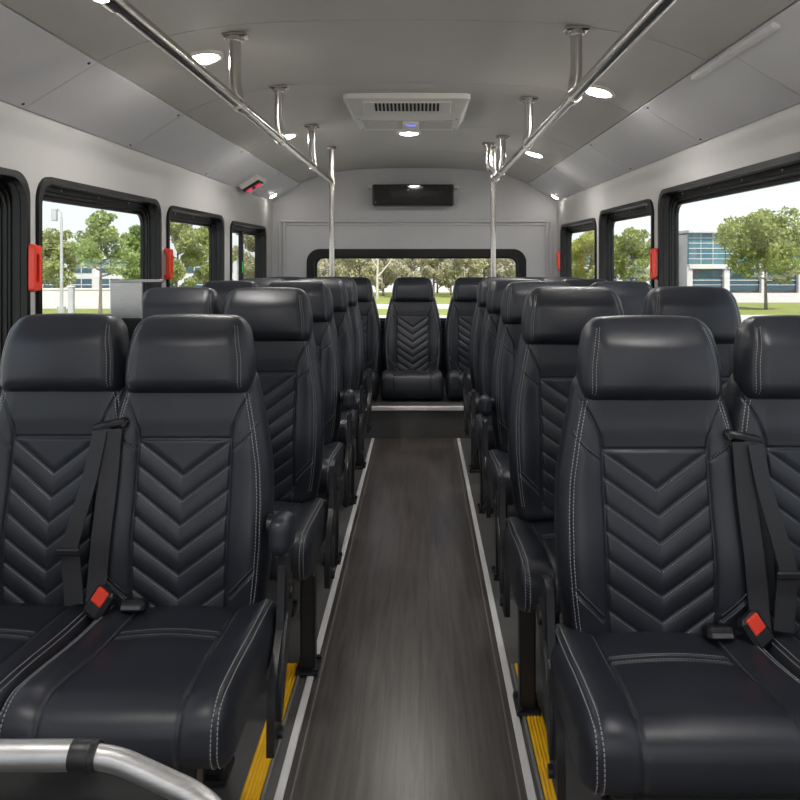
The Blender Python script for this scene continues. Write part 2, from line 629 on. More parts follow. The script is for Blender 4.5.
# backrest threads
mb = MB()
for sx in (-1, 1):
    for off in (0.0175, 0.0265):
        pts = []
        for z in np.linspace(0.425, 0.965, 118):
            W = float(hw(np.array([z]))[0])
            pts.append(back_point(sx * (W - off), z))
        nn = [Vector((sx * 0.5, -1, 0)).normalized()] * len(pts)
        dashes(mb, pts, nn)
    for line in ([(0.121, .827), (0.150, .852), (0.188, .892)], [(0.128, .464), (.152, .492), (.19, .53)], [(0.126, .482), (.15, .510), (.186, .548)]):
        pts = []
        for (a, b) in zip(line[:-1], line[1:]):
            for t in np.linspace(0, 1, 14):
                pts.append(back_point(sx * (a[0] + (b[0] - a[0]) * t), a[1] + (b[1] - a[1]) * t))
        dashes(mb, pts, [FN] * len(pts), .0035, .0028, .0005, .0004)
    for k in range(0, 7):
        pts = []
        for t in np.linspace(0.02, 1, 40):
            xx = PANEL * 0.985 * t
            zz = CH0 - CHS * k + SLOPE * xx - 0.0055
            if 0.41 < zz < 0.842:
                pts.append(back_point(sx * xx, zz))
        if len(pts) > 3:
            dashes(mb, pts, [FN] * len(pts), .0035, .0028, .0005, .0004)
me_backrest = sewn('backrest', B_H, 0.042, (128, 5, 190), backrest_deform, mb)
# headrest threads
mb = MB()
for sx in (-1, 1):
    for off in (0.0165, 0.0265):
        pts = [head_point(sx * (H_H[0] - off), zl) for zl in np.linspace(-0.085, 0.092, 50)]
        # over the top
        dashes(mb, pts, [Vector((sx * .3, -1, .15)).normalized()] * len(pts), .0045, .003, .0008, .0005)
me_headrest = sewn('headrest', H_H, H_R, (80, 12, 46), headrest_deform, mb)
# cushion threads
def cushion_threads(ys, zs):
    mb = MB()
    for sx in (-1, 1):
        for off in (0.0185, 0.0295):
            qs = []
            for y in np.linspace(0.20, -0.25, 70):
                qs.append((sx * (C_H[0] - off), y, C_H[2]))
            for z in np.linspace(C_H[2] - .004, -0.05, 24):
                qs.append((sx * (C_H[0] - off), -C_H[1], z))
            p, n = rounded(np.array(qs), C_H, C_R)
            d = cushion_deform(p, n, ys, zs)
            pts = [Vector(a) + Vector(b) * .0006 for a, b in zip(d, n)]
            dashes(mb, pts, [Vector(b) for b in n])
    for sx in (-1, 1):
        qs = [(sx * 0.126, y, C_H[2]) for y in np.linspace(0.15, -0.2, 40)]
        p, n = rounded(np.array(qs), C_H, C_R)
        d = cushion_deform(p, n, ys, zs)
        pts = [Vector(a) + Vector(b) * .0003 for a, b in zip(d, n)]
        dashes(mb, pts, [Vector(b) for b in n], .0035, .003, .0004, .0003)
    for yy in (0.052, 0.0275):
        qs = [(x, yy, C_H[2]) for x in np.linspace(-.115, .115, 30)]
        p, n = rounded(np.array(qs), C_H, C_R)
        d = cushion_deform(p, n, ys, zs)
        pts = [Vector(a) + Vector(b) * .0003 for a, b in zip(d, n)]
        dashes(mb, pts, [Vector(b) for b in n], .0035, .003, .0004, .0003)
    return mb
me_cushion = sewn('seat_cushion', C_H, C_R, (100, 110, 26), cushion_deform, cushion_threads(1.0, 1.0))
me_cushion_long = sewn('seat_cushion', C_H, C_R, (100, 110, 26), lambda p, n: cushion_deform(p, n, 1.13), cushion_threads(1.13, 1.0))
me_cushion_rear = sewn('seat_cushion', C_H, C_R, (80, 80, 26), lambda p, n: cushion_deform(p, n, 1.0, 1.5))

def seat_shell(parent, bx, bs, cx, cs, cushion_me, dz=0.0, dy=0.0, hs=1.0, cz=0.0):
    """backrest (> headrest) and cushion of one place"""
    b = link('backrest', me_backrest, parent)
    b.location = (bx, dy, dz)
    b.scale = (bs, 1, 1)
    h = link('headrest', me_headrest, b)
    h.scale = (hs / bs, 1, 1)
    c = link('seat_cushion', cushion_me, parent)
    c.location = (cx, 0, cz)
    c.scale = (cs, 1, 1)

def ribbon(mb, path, w, t=0.0016, twist=None):
    P = smooth_path(path, 8)
    n = len(P)
    vs = []
    for i in range(n):
        f = i / (n - 1)
        tg = (P[min(i + 1, n - 1)] - P[max(i - 1, 0)]).normalized()
        a = twist[0] + (twist[1] - twist[0]) * f if twist else 0.0
        side = Vector((math.cos(a), math.sin(a), 0))
        side = (side - tg * side.dot(tg)).normalized()
        nr = tg.cross(side).normalized()
        ww = w / 2
        for (u, v) in ((-1, -1), (1, -1), (1, 1), (-1, 1)):
            vs.append(P[i] + side * ww * u + nr * t * v)
    fs = []
    for i in range(n - 1):
        for k in range(4):
            k2 = (k + 1) % 4
            fs.append((4 * i + k, 4 * i + k2, 4 * i + 4 + k2, 4 * i + 4 + k))
    fs.append((3, 2, 1, 0))
    m = 4 * (n - 1)
    fs.append((m, m + 1, m + 2, m + 3))
    mb.add(vs, fs)

PITCH = 0.411
def make_double(s, cushion_me, armrest, label, loc, dz=0.0, hs=1.0, first=False, ox=0.0):
    """s = +1: to the right of the aisle (aisle on its -x side), s = -1: to the left"""
    root = thing('double_bus_seat', label, 'bus seat', loc, 0, 'double seats beside the aisle')
    if s > 0:
        xa, xo, xm = -0.197, 0.193, 0.010
        cz = 0.0 if first else -0.024
        seat_shell(root, xa, 1.075, -0.222, 1.10, cushion_me, dz, 0.0, 1.02 * hs, cz)
        seat_shell(root, xo + ox, 1.03 if not ox else 0.98, 0.213, 0.92, cushion_me, dz, 0.012, 1.0, cz)
    else:
        xa, xo, xm = 0.198, -0.140, 0.012
        cz = 0.0 if first else -0.024
        seat_shell(root, xa, 1.02, 0.228, 0.985, cushion_me, dz, 0.0, 0.985 * hs, cz)
        seat_shell(root, xo, 0.96, -0.187, 0.92, cushion_me, dz, 0.022, 0.96, cz)
    fy = -0.42 if cushion_me is me_cushion else -0.46
    # steel tray under the cushions
    f = MB()
    f.box((0, (fy + .1) / 2, 0.325), (0.76, 0.36, 0.035), bev=.006)
    f.box((0, fy + 0.10, 0.315), (0.80, 0.04, 0.05), bev=.008)
    f.box((0, 0.04, 0.315), (0.80, 0.04, 0.05), bev=.008)
    # back shell behind the two backrests
    f.box((xa, 0.150, 0.66), (0.36, 0.02, 0.42), rot=Matrix.Rotation(-0.135, 3, 'X'), bev=.008)
    f.box((xo, 0.175, 0.66), (0.34, 0.02, 0.42), rot=Matrix.Rotation(-0.135, 3, 'X'), bev=.008)
    f.build('seat_frame', M['black_metal'], root)
    # pedestal legs
    edge = -s * 0.446
    for (lx, ly) in ((edge + s * (0.11 if first else 0.02), fy + 0.10), (edge + s * 0.16, 0.02), (-edge - s * 0.09, fy + 0.10), (-edge - s * 0.09, 0.02)):
        l = MB()
        l.box((lx, ly, 0.158), (0.046, 0.05, 0.296), bev=.005)
        l.box((lx, ly, 0.007), (0.07, 0.10, 0.014), bev=.003)
        bl = l
        for (bx, by) in ((-.026, -.038), (.026, -.038), (-.026, .038), (.026, .038)):
            bl.disc((lx + bx, ly + by, 0.013), (0, 0, 1), 0.009, 0.009, 6)
        l.build('leg', M['black_metal'], root)
    # recliner side plate on the aisle side
    pl = MB()
    prof = [(0.045, 0.545), (0.0, 0.555), (-0.03, 0.545), (-0.04, 0.45), (-0.055, 0.40), (-0.115, 0.355), (-0.155, 0.30), (-0.165, 0.215), (-0.165, 0.165), (-0.085, 0.165), (-0.06, 0.20), (-0.03, 0.28), (0.01, 0.345), (0.045, 0.40)]
    x0 = edge - s * 0.004
    pl.prism(prof, lambda a, b, t: (x0 - s * t, a, b), 0.0, 0.018)
    inner = [(0.03, 0.50), (-0.018, 0.52), (-0.028, 0.43), (-0.09, 0.35), (-0.118, 0.30), (-0.122, 0.22), (-0.10, 0.22), (-0.05, 0.31), (0.02, 0.41)]
    pl.prism(inner, lambda a, b, t: (x0 - s * t, a, b), 0.018, 0.026)
    so = pl.build('side_plate', M['black_metal'], root, smooth=True, angle=30)
    kn = MB()
    kn.disc((x0 - s * .014, -.112, .19), (-s, 0, 0), 0.014, 0.014, 16)
    kn.build('hinge_bolt', M['black_metal'], so, smooth=True)
    kn = MB()
    kn.disc((x0 - s * .014, 0.005, .47), (-s, 0, 0), 0.022, 0.018, 20)
    kn.build('hinge_bolt', M['black_metal'], so, smooth=True)
    if armrest:
        a = MB()
        rot = Matrix.Rotation(-0.10, 3, 'X')
        h = (0.027, 0.055, 0.046)
        V, F = soft_box(h, (0.024, .03, .03), (8, 12, 8), lambda p, n: p)
        c = Vector((edge - s * 0.016, -0.035, 0.625))
        a.add([tuple(rot @ Vector(v) + c) for v in V], F)
        ao = a.build('armrest', M['leather'], root, smooth=True, angle=80)
        g = MB()
        g.disc((edge + s * 0.03, 0.022, 0.625), (-s, 0, 0), 0.026, 0.03, 20)
        g.build('armrest_pivot', M['black_plastic'], ao, smooth=True)
    if True:
        m = xm        # the straps hang between the two places
        gd = MB()
        y_ = lambda z, d=0.030: float(face_y(np.array([z]))[0]) - d
        gd.box((m, y_(.872, .012), 0.872), (0.085, 0.030, 0.020), rot=Matrix.Rotation(s * 0.22, 3, 'Y'), bev=.006)
        gd.box((m + s * .012, y_(.852, .022), 0.852), (0.040, 0.012, 0.026), rot=Matrix.Rotation(s * 0.1, 3, 'Y'), bev=.004)
        gd.tube([(m - s * .035, y_(.89, .0), .885), (m - s * .042, y_(.885, .02), .880), (m - s * .036, y_(.87, .026), .868)], 0.006, 8)
        gd.build('belt_guide', M['black_plastic'], root, smooth=True)
        st = MB()
        ribbon(st, [(m - s * .012, y_(.865), .865), (m - s * .012, y_(.75, .034), .75), (m - s * .008, y_(.62, .036), .62), (m - s * .002, y_(.53, .034), .53), (m - s * .002, y_(.48, .05), .448)], 0.046, twist=(0.1, 0.0))
        st.build('seat_belt', M['webbing'], root, smooth=True, angle=50)
        st = MB()
        ribbon(st, [(m + s * .018, y_(.86, .032), .86), (m + s * .030, y_(.76, .040), .76), (m + s * .052, y_(.65, .043), .65), (m + s * .066, y_(.585, .043), .585)], 0.040, twist=(0.25 * s, 0.0))
        ribbon(st, [(m + s * .066, y_(.59, .038), .59), (m + s * .060, y_(.53, .036), .53), (m + s * .050, y_(.49, .045), .458)], 0.046)
        bo = st.build('seat_belt', M['webbing'], root, smooth=True, angle=50)
        tg = MB()
        tg.box((m + s * .066, y_(.585, .046), 0.583), (0.060, 0.012, 0.018), bev=.004)
        tg.build('belt_tongue', M['black_plastic'], bo)
        bk = MB()
        R_ = Matrix.Rotation(s * 0.3, 3, 'Z') @ Matrix.Rotation(-0.45, 3, 'X') @ Matrix.Rotation(-s * .42, 3, 'Y')
        c = Vector((m - s * .018, -0.060, 0.467))
        bk.box(c, (0.056, 0.034, 0.072), rot=R_, bev=.009)
        ko = bk.build('buckle', M['black_plastic'], root, smooth=True, angle=30)
        rb = MB()
        rb.box(c + R_ @ Vector((0, -0.012, 0.014)), (0.036, 0.016, 0.036), rot=R_, bev=.003)
        rb.build('release_button', M['red_plastic'], ko)
        bk = MB()
        c2 = Vector((m - s * .092, -0.04, 0.452))
        bk.box(c2, (0.060, 0.045, 0.026), rot=Matrix.Rotation(-0.3, 3, 'X'), bev=.006)
        k2 = bk.build('buckle', M['black_plastic'], root, smooth=True, angle=30)
        kp = MB()
        kp.box(c2 + Vector((0, -.024, .004)), (0.048, 0.008, 0.010), rot=Matrix.Rotation(-0.3, 3, 'X'), bev=.002)
        kp.build('buckle_slot', M['slot_grey'], k2)
    return root

LX, RX = -0.800, 0.752        # middle of the doubles on the left / right of the aisle
doubles = []
order_l = ['front-row black leather double seat left of the aisle, nearest the stainless rail',
           'second-row black double seat left of the aisle, beside the metal divider panel',
           'third-row black double seat left of the aisle, behind the second row',
           'fourth-row black double seat left of the aisle, two ahead of the rear bench row',
           'rearmost black double seat left of the aisle, beside the left rear pole']
order_r = ['front-row black leather double seat right of the aisle, largest and nearest',
           'second-row black double seat right of the aisle, directly behind the largest seat',
           'third-row black double seat right of the aisle, before a red window handle',
           'fourth-row black double seat right of the aisle, two ahead of the rear seats',
           'rearmost black double seat right of the aisle, beside the right rear pole']
YL = [1.83, 2.68, 3.50, 4.25, 4.90]
YR = [1.70, 2.48, 3.36, 4.13, 4.83]
ZL = [-0.013, 0.022, 0.020, 0.010, 0.0]
ZR = [-0.006, 0.034, 0.022, 0.010, 0.0]
AL = [True, False, True, False, False]
AR = [False, False, True, False, False]
for i in range(5):
    make_double(-1, me_cushion_long, AL[i], order_l[i], (LX + (0.02 if i == 1 else 0), YL[i], 0), ZL[i], 1.0 if i == 0 else 1.04, i == 0)
    make_double(1, me_cushion if i == 0 else me_cushion_long, AR[i], order_r[i], (RX - (0.022 if i == 1 else 0), YR[i], 0), ZR[i], 1.0 if i == 0 else 1.05, i == 0, 0.03 if i == 1 else 0.0)

# rear row: five single seats on the raised platform
PLAT = 0.225
def make_rear(x, label):
    root = thing('bus_seat', label, 'bus seat', (x, 5.86, PLAT), 0, 'single seats of the rear row')
    b = link('backrest', me_backrest, root); b.location = (0, 0.0, -0.03 - PLAT); b.scale = (1.09, 1, 1)
    h = link('headrest', me_headrest, b); h.scale = (0.92, 1, 1)
    c = link('seat_cushion', me_cushion_rear, root); c.location = (0, -0.02, -0.085 - PLAT + 0.015); c.scale = (1.05, 1, 1)
    f = MB()
    f.box((0, 0.12, 0.22), (0.40, 0.02, 0.44), rot=Matrix.Rotation(-0.135, 3, 'X'), bev=.006)
    f.box((0, -0.16, 0.012), (0.40, 0.36, 0.024), bev=.006)
    f.build('seat_frame', M['black_metal'], root)
    return root
rear_labels = ['far-left black rear-row seat against the left wall, mostly behind other seats',
               'black rear-row seat just left of the one facing the aisle',
               'black rear-row seat facing straight down the middle of the aisle',
               'black rear-row seat just right of the one facing the aisle',
               'far-right black rear-row seat against the right wall, mostly behind other seats']
for x, lb in zip((-1.047, -0.556, -0.066, 0.424, 0.912), rear_labels):
    make_rear(x, lb)

# ------------------------------------------------------------------ the bus body
XL, XR = -1.31, 1.20
Y0, Y1 = -1.7, 6.5
ZC0, ZC1 = 1.785, 1.94          # foot and top of the sloping cove
CXL, CXR = -1.06, 0.94
ZTOP = 2.075
TW = 0.075
# floor
AX0, AX1 = -0.331, 0.256
mb = MB()
mb.box(((AX0 + AX1) / 2, (Y0 + Y1) / 2, -0.02), (AX1 - AX0, Y1 - Y0, 0.04))
structure(mb.build('floor', M['floor']))
mb = MB()
mb.box(((XL + AX0) / 2 - 0.05, (Y0 + Y1) / 2, -0.02), (AX0 - XL + 0.1, Y1 - Y0, 0.04))
mb.box(((XR + AX1) / 2 + 0.05, (Y0 + Y1) / 2, -0.02), (XR - AX1 + 0.1, Y1 - Y0, 0.04))
structure(mb.build('floor_side', M['floor_side']))
mb = MB()
mb.box(((XL + XR) / 2, (5.26 + Y1) / 2, PLAT / 2 - 0.001), (XR - XL, Y1 - 5.26, PLAT - 0.002))
structure(mb.build('floor_platform', M['floor_side']))
n_trim = [0]
def trim(mb, m, smooth=False):
    n_trim[0] += 1
    return structure(mb.build('trim_%d' % n_trim[0], m, None, smooth))
mb = MB()
mb.box((-0.035, 5.25, PLAT - 0.010), (2.4, 0.028, 0.030), bev=.004)
trim(mb, M['strip'])
for xs in (-0.341, 0.266):
    mb = MB()
    mb.box((xs, (0.2 + 5.24) / 2, 0.002), (0.021, 5.04, 0.008), bev=.002)
    trim(mb, M['strip'])
for xs in (-0.312, 0.238):       # thin joint lines in the vinyl beside the strips
    mb = MB()
    mb.box((xs, (0.2 + 5.24) / 2, 0.0004), (0.004, 5.04, 0.0016))
    trim(mb, M['seam'])
for (xa, xb) in ((-0.432, -0.386), (0.297, 0.343)):
    mb = MB()
    mb.box(((xa + xb) / 2, 1.35, 0.003), (xb - xa, 1.98, 0.006))
    for k in range(5):
        xx = xa + (xb - xa) * (k + .5) / 5
        mb.box((xx, 1.35, 0.0075), ((xb - xa) / 5 * .55, 1.98, 0.004), bev=.0015)
    trim(mb, M['yellow'])
for xs in (-0.379, 0.290):
    mb = MB()
    mb.box((xs, 1.35, 0.004), (0.009, 1.98, 0.009), bev=.002)
    trim(mb, M['seam'])

# side walls with rounded window openings
ZW0 = -0.02
WIN_L = [(-0.9, 0.75, 0.80, 1.575), (0.88, 2.45, 0.80, 1.575), (2.505, 3.69, 0.80, 1.578), (3.79, 4.87, 0.80, 1.565), (5.05, 6.20, 0.80, 1.545)]
WIN_R = [(0.1, 1.86, 0.80, 1.628), (1.95, 3.70, 0.80, 1.628), (3.79, 4.93, 0.80, 1.60), (5.03, 6.30, 0.80, 1.565)]
RC = 0.085
def side_wall(name, X, s, wins):
    """s = -1 for the left wall, +1 for the right; t grows outwards"""
    fn = lambda a, b, t: (X + s * t, a, b)
    mb = MB()
    outer = [(Y0, ZW0), (Y1, ZW0), (Y1, ZC0), (Y0, ZC0)]
    mb.plate(outer, [rrect(y0 + .01, y1 - .01, z0 + .01, z1 - .01, RC) for (y0, y1, z0, z1) in wins], fn, 0.0, TW)
    return structure(mb.build(name, M['wall']))
side_wall('wall_left', XL, -1, WIN_L)
side_wall('wall_right', XR, 1, WIN_R)
n_win = [0]
def side_window(X, s, w, mullion=None, handles=()):
    y0, y1, z0, z1 = w
    fn = lambda a, b, t: (X + s * t, a, b)
    n_win[0] += 1
    mb = MB()
    def ring(i0, i1, t0, t1, top0=0.0, top1=0.0, r0=RC, r1=RC):
        mb.plate(rrect(y0 + i0, y1 - i0, z0 + i0, z1 - i0 - top0, r0), [rrect(y0 + i1, y1 - i1, z0 + i1, z1 - i1 - top1, r1)], fn, t0, t1)
    ring(0.0, 0.022, -0.012, 0.010)
    ring(0.010, 0.024, 0.010, 0.038)
    ring(0.016, 0.030, 0.038, 0.048, 0, 0.014, RC, .075)
    ring(0.016, 0.034, 0.048, 0.064, 0, 0.024, RC, .07)
    ring(0.016, 0.040, 0.064, 0.080, 0, 0.036, RC, .055)
    w_ = mb.build('window_%d' % n_win[0], M['window_rubber'])
    structure(w_)
    g = MB()
    g.plate(rrect(y0 + .037, y1 - .037, z0 + .037, z1 - .072, .05), [], fn, 0.069, 0.073)
    g.build('window_pane', M['glass'], w_)
    rv = MB()
    k = 0
    yy = y0 + 0.25
    while yy < y1 - 0.1:
        rv.disc((X + s * 0.037, yy, z1 - 0.034), (-s, 0, 0), 0.004, 0.003, 8)
        yy += 0.32
    rv.build('rivet', M['lamp_post'], w_)
    if mullion:
        m = MB()
        m.box((X + s * 0.058, mullion, (z0 + z1) / 2), (0.03, 0.045, z1 - z0 - 0.1), bev=.004)
        m.build('mullion', M['window_rubber'], w_)
        t = MB()
        t.box((X + s * 0.041, mullion, 1.215), (0.004, 0.047, 0.085))
        t.build('green_sticker', M['green'], w_)
    for hy in handles:
        h = MB()
        px = X - s * 0.014
        outl = rrect(-0.026, 0.026, 1.185, 1.335, 0.014, 5)
        h.plate(outl, [rrect(-0.010, 0.010, 1.212, 1.308, 0.008, 4)], lambda a, b, t: (px - s * t, hy + a, b), 0.004, 0.022)
        h.box((px - s * .002, hy, 1.328), (0.028, 0.030, 0.022), bev=.005)
        h.box((px - s * .002, hy, 1.192), (0.028, 0.030, 0.022), bev=.005)
        ho = h.build('release_handle', M['red_plastic'], w_, smooth=True, angle=35)
    return w_
side_window(XL, -1, WIN_L[0])
side_window(XL, -1, WIN_L[1])
side_window(XL, -1, WIN_L[2], handles=(2.452,))
side_window(XL, -1, WIN_L[3], handles=(3.765,))
side_window(XL, -1, WIN_L[4], mullion=5.60)
side_window(XR, 1, WIN_R[0])
side_window(XR, 1, WIN_R[1], handles=(3.722,))
side_window(XR, 1, WIN_R[2])
side_window(XR, 1, WIN_R[3], handles=(6.30,))

# cove panels, each side one strip of panels with open joints and screws
def cove(s, X, CX, seams):
    mb = MB()
    sc = MB()
    L = math.hypot(X - CX, ZC1 - ZC0)
    ux, uz = (CX - X) / L, (ZC1 - ZC0) / L          # up the slope
    nx, nz = -s * abs(uz), -abs(ux)                   # into the bus
    edges = [Y0] + seams + [Y1]
    for a, b in zip(edges[:-1], edges[1:]):
        a2, b2 = a + .0025, b - .0025
        vs = []
        for d in (0.0, 0.014):
            for (y, l) in ((a2, 0.004), (b2, 0.004), (b2, L - 0.004), (a2, L - 0.004)):
                vs.append((X + ux * l - nx * d * 1 + nx * 0.004, y, ZC0 + uz * l - nz * d + nz * 0.004))
        mb.add(vs, [(0, 1, 2, 3), (7, 6, 5, 4), (0, 4, 5, 1), (1, 5, 6, 2), (2, 6, 7, 3), (3, 7, 4, 0)])
        for y in (b2 - .03,):
            for l in (0.022, L - 0.022):
                p = Vector((X + ux * l + nx * .004, y, ZC0 + uz * l + nz * .004))
                sc.disc(p, (nx, 0, nz), 0.005, 0.003, 10)
    bk = MB()
    vs = []
    for d in (0.010, 0.05):
        for (y, l) in ((Y0, -0.02), (Y1, -0.02), (Y1, L + 0.02), (Y0, L + 0.02)):
            vs.append((X + ux * l - nx * d, y, ZC0 + uz * l - nz * d))
    bk.add(vs, [(0, 1, 2, 3), (7, 6, 5, 4), (0, 4, 5, 1), (1, 5, 6, 2), (2, 6, 7, 3), (3, 7, 4, 0)])
    t = trim(mb, M['cove'])
    sc.build('screw', M['black_trim'], t)
    bk.build('backing', M['seam'], t)
    return (ux, uz, nx, nz, L)
cove_l = cove(-1, XL, CXL, [0.6, 1.55, 2.42, 3.30, 4.45, 5.6])
cove_r = cove(1, XR, CXR, [0.5, 1.4, 2.28, 3.14, 4.18, 5.3])
# thin raised strip along the top of the right cove
mb = MB()
mb.box((CXR + .016, 2.28, ZC1 - 0.018), (0.024, 0.60, 0.020), bev=.004)
trim(mb, M['cove'])

# ceiling: arched panels with open joints over a dark backing
def arch(x):
    u = (x - (CXL + CXR) / 2) / ((CXR - CXL) / 2)
    return ZC1 + (ZTOP - ZC1) * (1 - 0.15 * u * u - 0.85 * u ** 4)
def arched(mb, ya, yb, dz0, dz1, x0=CXL, x1=CXR, n=28):
    vs = []
    for d in (dz0, dz1):
        for y in (ya, yb):
            for i in range(n + 1):
                x = x0 + (x1 - x0) * i / n
                vs.append((x, y, arch(x) + d))
    m = n + 1
    fs = []
    for i in range(n):
        fs.append((i, i + 1, m + i + 1, m + i))
        fs.append((2 * m + i, 3 * m + i, 3 * m + i + 1, 2 * m + i + 1))
        fs.append((i, 2 * m + i, 2 * m + i + 1, i + 1))
        fs.append((m + i, m + i + 1, 3 * m + i + 1, 3 * m + i))
    fs.append((0, m, 3 * m, 2 * m))
    fs.append((n, 2 * m + n, 3 * m + n, m + n))
    mb.add(vs, fs)
mb = MB()
seams = [Y0, -0.6, 0.5, 1.5, 2.42, 3.30, 4.43, 5.45, Y1]
for a, b in zip(seams[:-1], seams[1:]):
    arched(mb, a + .0028, b - .0028, 0.0, 0.012)
structure(mb.build('ceiling', M['ceiling'], smooth=True))
mb = MB()
arched(mb, Y0 - .1, Y1 + .1, 0.0105, 0.06, CXL - .05, CXR + .05)
structure(mb.build('ceiling_backing', M['seam']))

# end walls
def end_wall(name, Y, s, hole, m):
    fn = lambda a, b, t: (a, Y + s * t, b)
    pts = [(XL - TW, ZW0), (XR + TW, ZW0), (XR + TW, ZC0)]
    xs = np.linspace(CXR, CXL, 20)
    pts += [(float(x), float(arch(x)) + 0.03) for x in xs]
    pts += [(XL - TW, ZC0)]
    mb = MB()
    mb.plate(pts, [hole], fn, 0.0, 0.06)
    return structure(mb.build(name, m))
RW = (-1.005, 0.925, 0.665, 1.362)
end_wall('wall_back', Y1, 1, rrect(RW[0] + .01, RW[1] - .01, RW[2] + .01, RW[3] - .01, .10), M['rear_wall'])
end_wall('wall_front', Y0, -1, rrect(-1.2, 1.1, 0.55, 1.80, .10), M['rear_wall'])
# rear window
n_win[0] += 1
fn = lambda a, b, t: (a, Y1 + t, b)
mb = MB()
mb.plate(rrect(*RW, .115), [rrect(RW[0] + .07, RW[1] - .07, RW[2] + .07, RW[3] - .07, .07)], fn, -0.03, 0.02)
mb.plate(rrect(RW[0] + .02, RW[1] - .02, RW[2] + .02, RW[3] - .02, .10), [rrect(RW[0] + .085, RW[1] - .085, RW[2] + .085, RW[3] - .085, .06)], fn, 0.02, 0.06)
w = structure(mb.build('window_%d' % n_win[0], M['window_rubber'], smooth=True, angle=30))
g = MB()
g.plate(rrect(RW[0] + .07, RW[1] - .07, RW[2] + .07, RW[3] - .07, .06), [], fn, 0.045, 0.05)
g.build('window_pane', M['glass'], w)
# dark panel under the rear window, then the rear wall mouldings
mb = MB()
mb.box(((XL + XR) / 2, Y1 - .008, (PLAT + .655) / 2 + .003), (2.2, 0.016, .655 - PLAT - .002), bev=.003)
trim(mb, M['black_plastic'])  # panel put in so the gaps between the rear seats look black
mb = MB()
mb.box(((XL + XR) / 2, Y1 - .012, 1.605), (2.36, 0.024, 0.022), bev=.005)
mb.box(((XL + XR) / 2, Y1 - .006, 1.578), (2.30, 0.012, 0.02), bev=.003)
trim(mb, M['rear_wall'])
for x in (-1.245, -1.205, 1.105, 1.145):
    mb = MB()
    mb.box((x, Y1 - .01, 0.92), (0.024, 0.02, 1.35), bev=.005)
    trim(mb, M['rear_wall'])

# ------------------------------------------------------------------ ceiling fittings
lights = [(-0.80, 2.70, 'round lit ceiling light beside the nearest left rail bracket'),
          (-0.82, 4.45, 'round lit ceiling light left of the second left rail bracket'),
          (0.76, 3.16, 'round lit ceiling light right of the right grab rail, nearest of two'),
          (0.78, 5.06, 'smaller, farther round lit ceiling light right of the right grab rail'),
          (-0.075, 4.62, 'round lit ceiling light just behind the air conditioner')]
def ceiling_light(x, y, label):
    z = float(arch(x))
    root = thing('ceiling_light', label, 'light', (x, y, z), 0, 'round ceiling lights')
    sl = (float(arch(x + .01)) - float(arch(x - .01))) / .02
    root.rotation_euler = (0, -math.atan(sl), 0)
    r = MB()
    n = 32
    prof = [(0.078, 0.001), (0.076, -0.008), (0.066, -0.012), (0.058, -0.010), (0.056, -0.002)]
    vs, fs = [], []
    for (rr, zz) in prof:
        for k in range(n):
            a = 2 * PI * k / n
            vs.append((rr * math.cos(a), rr * math.sin(a), zz))
    for i in range(len(prof) - 1):
        for k in range(n):
            fs.append((i * n + k, i * n + (k + 1) % n, (i + 1) * n + (k + 1) % n, (i + 1) * n + k))
    r.add(vs, fs)
    r.build('trim_ring', M['white_plastic'], root, smooth=True)
    l = MB()
    l.tube([(0, 0, -.002), (0, 0, -.009), (0, 0, -.013), (0, 0, -.015)], [.055, .053, .044, .03], 32)
    l.build('lens', M['lamp'], root)
    return root
for l in lights:
    ceiling_light(*l)
# unseen lamps of the same kind, added over the driver's end for their light
for (x, y) in ((-0.80, 0.85), (0.76, 1.25), (-0.8, -0.7), (0.76, -0.7)):
    ceiling_light(x, y, 'unseen added ceiling light over the front end of the bus')

def corner_lamp(s, X, CX, cv, y, l, label):
    ux, uz, nx, nz, L = cv
    p = Vector((X + ux * l + nx * .004, y, ZC0 + uz * l + nz * .004))
    root = thing('corner_light', label, 'light', p, 0, 'small lights in the rear corners')
    b = MB()
    b.disc((0, 0, 0), (nx, 0, nz), 0.042, 0.010, 24, 0.036)
    b.build('rim', M['white_plastic'], root, smooth=True, angle=30)
    b = MB()
    b.disc(Vector((nx, 0, nz)) * .010, (nx, 0, nz), 0.032, 0.006, 24, 0.026)
    b.build('lens', M['corner_lamp'], root)
corner_lamp(-1, XL, CXL, cove_l, 6.22, 0.065, 'small bright light on the cove in the left rear corner')
corner_lamp(1, XR, CXR, cove_r, 6.28, 0.060, 'small bright light on the cove in the right rear corner')

# alarm box with two red lamps
ux, uz, nx, nz, L = cove_l
p = Vector((XL + ux * .10 + nx * .004, 5.32, ZC0 + uz * .10 + nz * .004))
root = thing('alarm_box', 'small white box with two red lamps on the left cove panel', 'alarm', p)
Z_ = Vector((nx, 0, nz)); Y_ = Vector((0, 1, 0)); X_ = Y_.cross(Z_)
R_ = Matrix((X_, Y_, Z_)).transposed()
mb = MB()
mb.box(R_ @ Vector((0, 0, .014)), (0.165, 0.29, 0.045), rot=R_, bev=.016)
mb.build('housing', M['white_plastic'], root, smooth=True, angle=30)
mb = MB()
mb.box(R_ @ Vector((0.0, -.055, .042)), (0.135, 0.14, 0.018), rot=R_, bev=.004)
mb.build('face', M['dark_gap'], root)
for d in (-.034, .034):
    mb = MB()
    mb.disc(R_ @ Vector((d, -.055 - d * .3, .050)), Z_, 0.026, 0.012, 20, 0.020)
    mb.build('red_lamp', M['red_led'], root, smooth=True, angle=30)
mb = MB()
mb.box(R_ @ Vector((0, .075, .044)), (0.12, 0.10, 0.03), rot=R_, bev=.010)
mb.build('clear_cover', M['clear_lens'], root, smooth=True, angle=30)

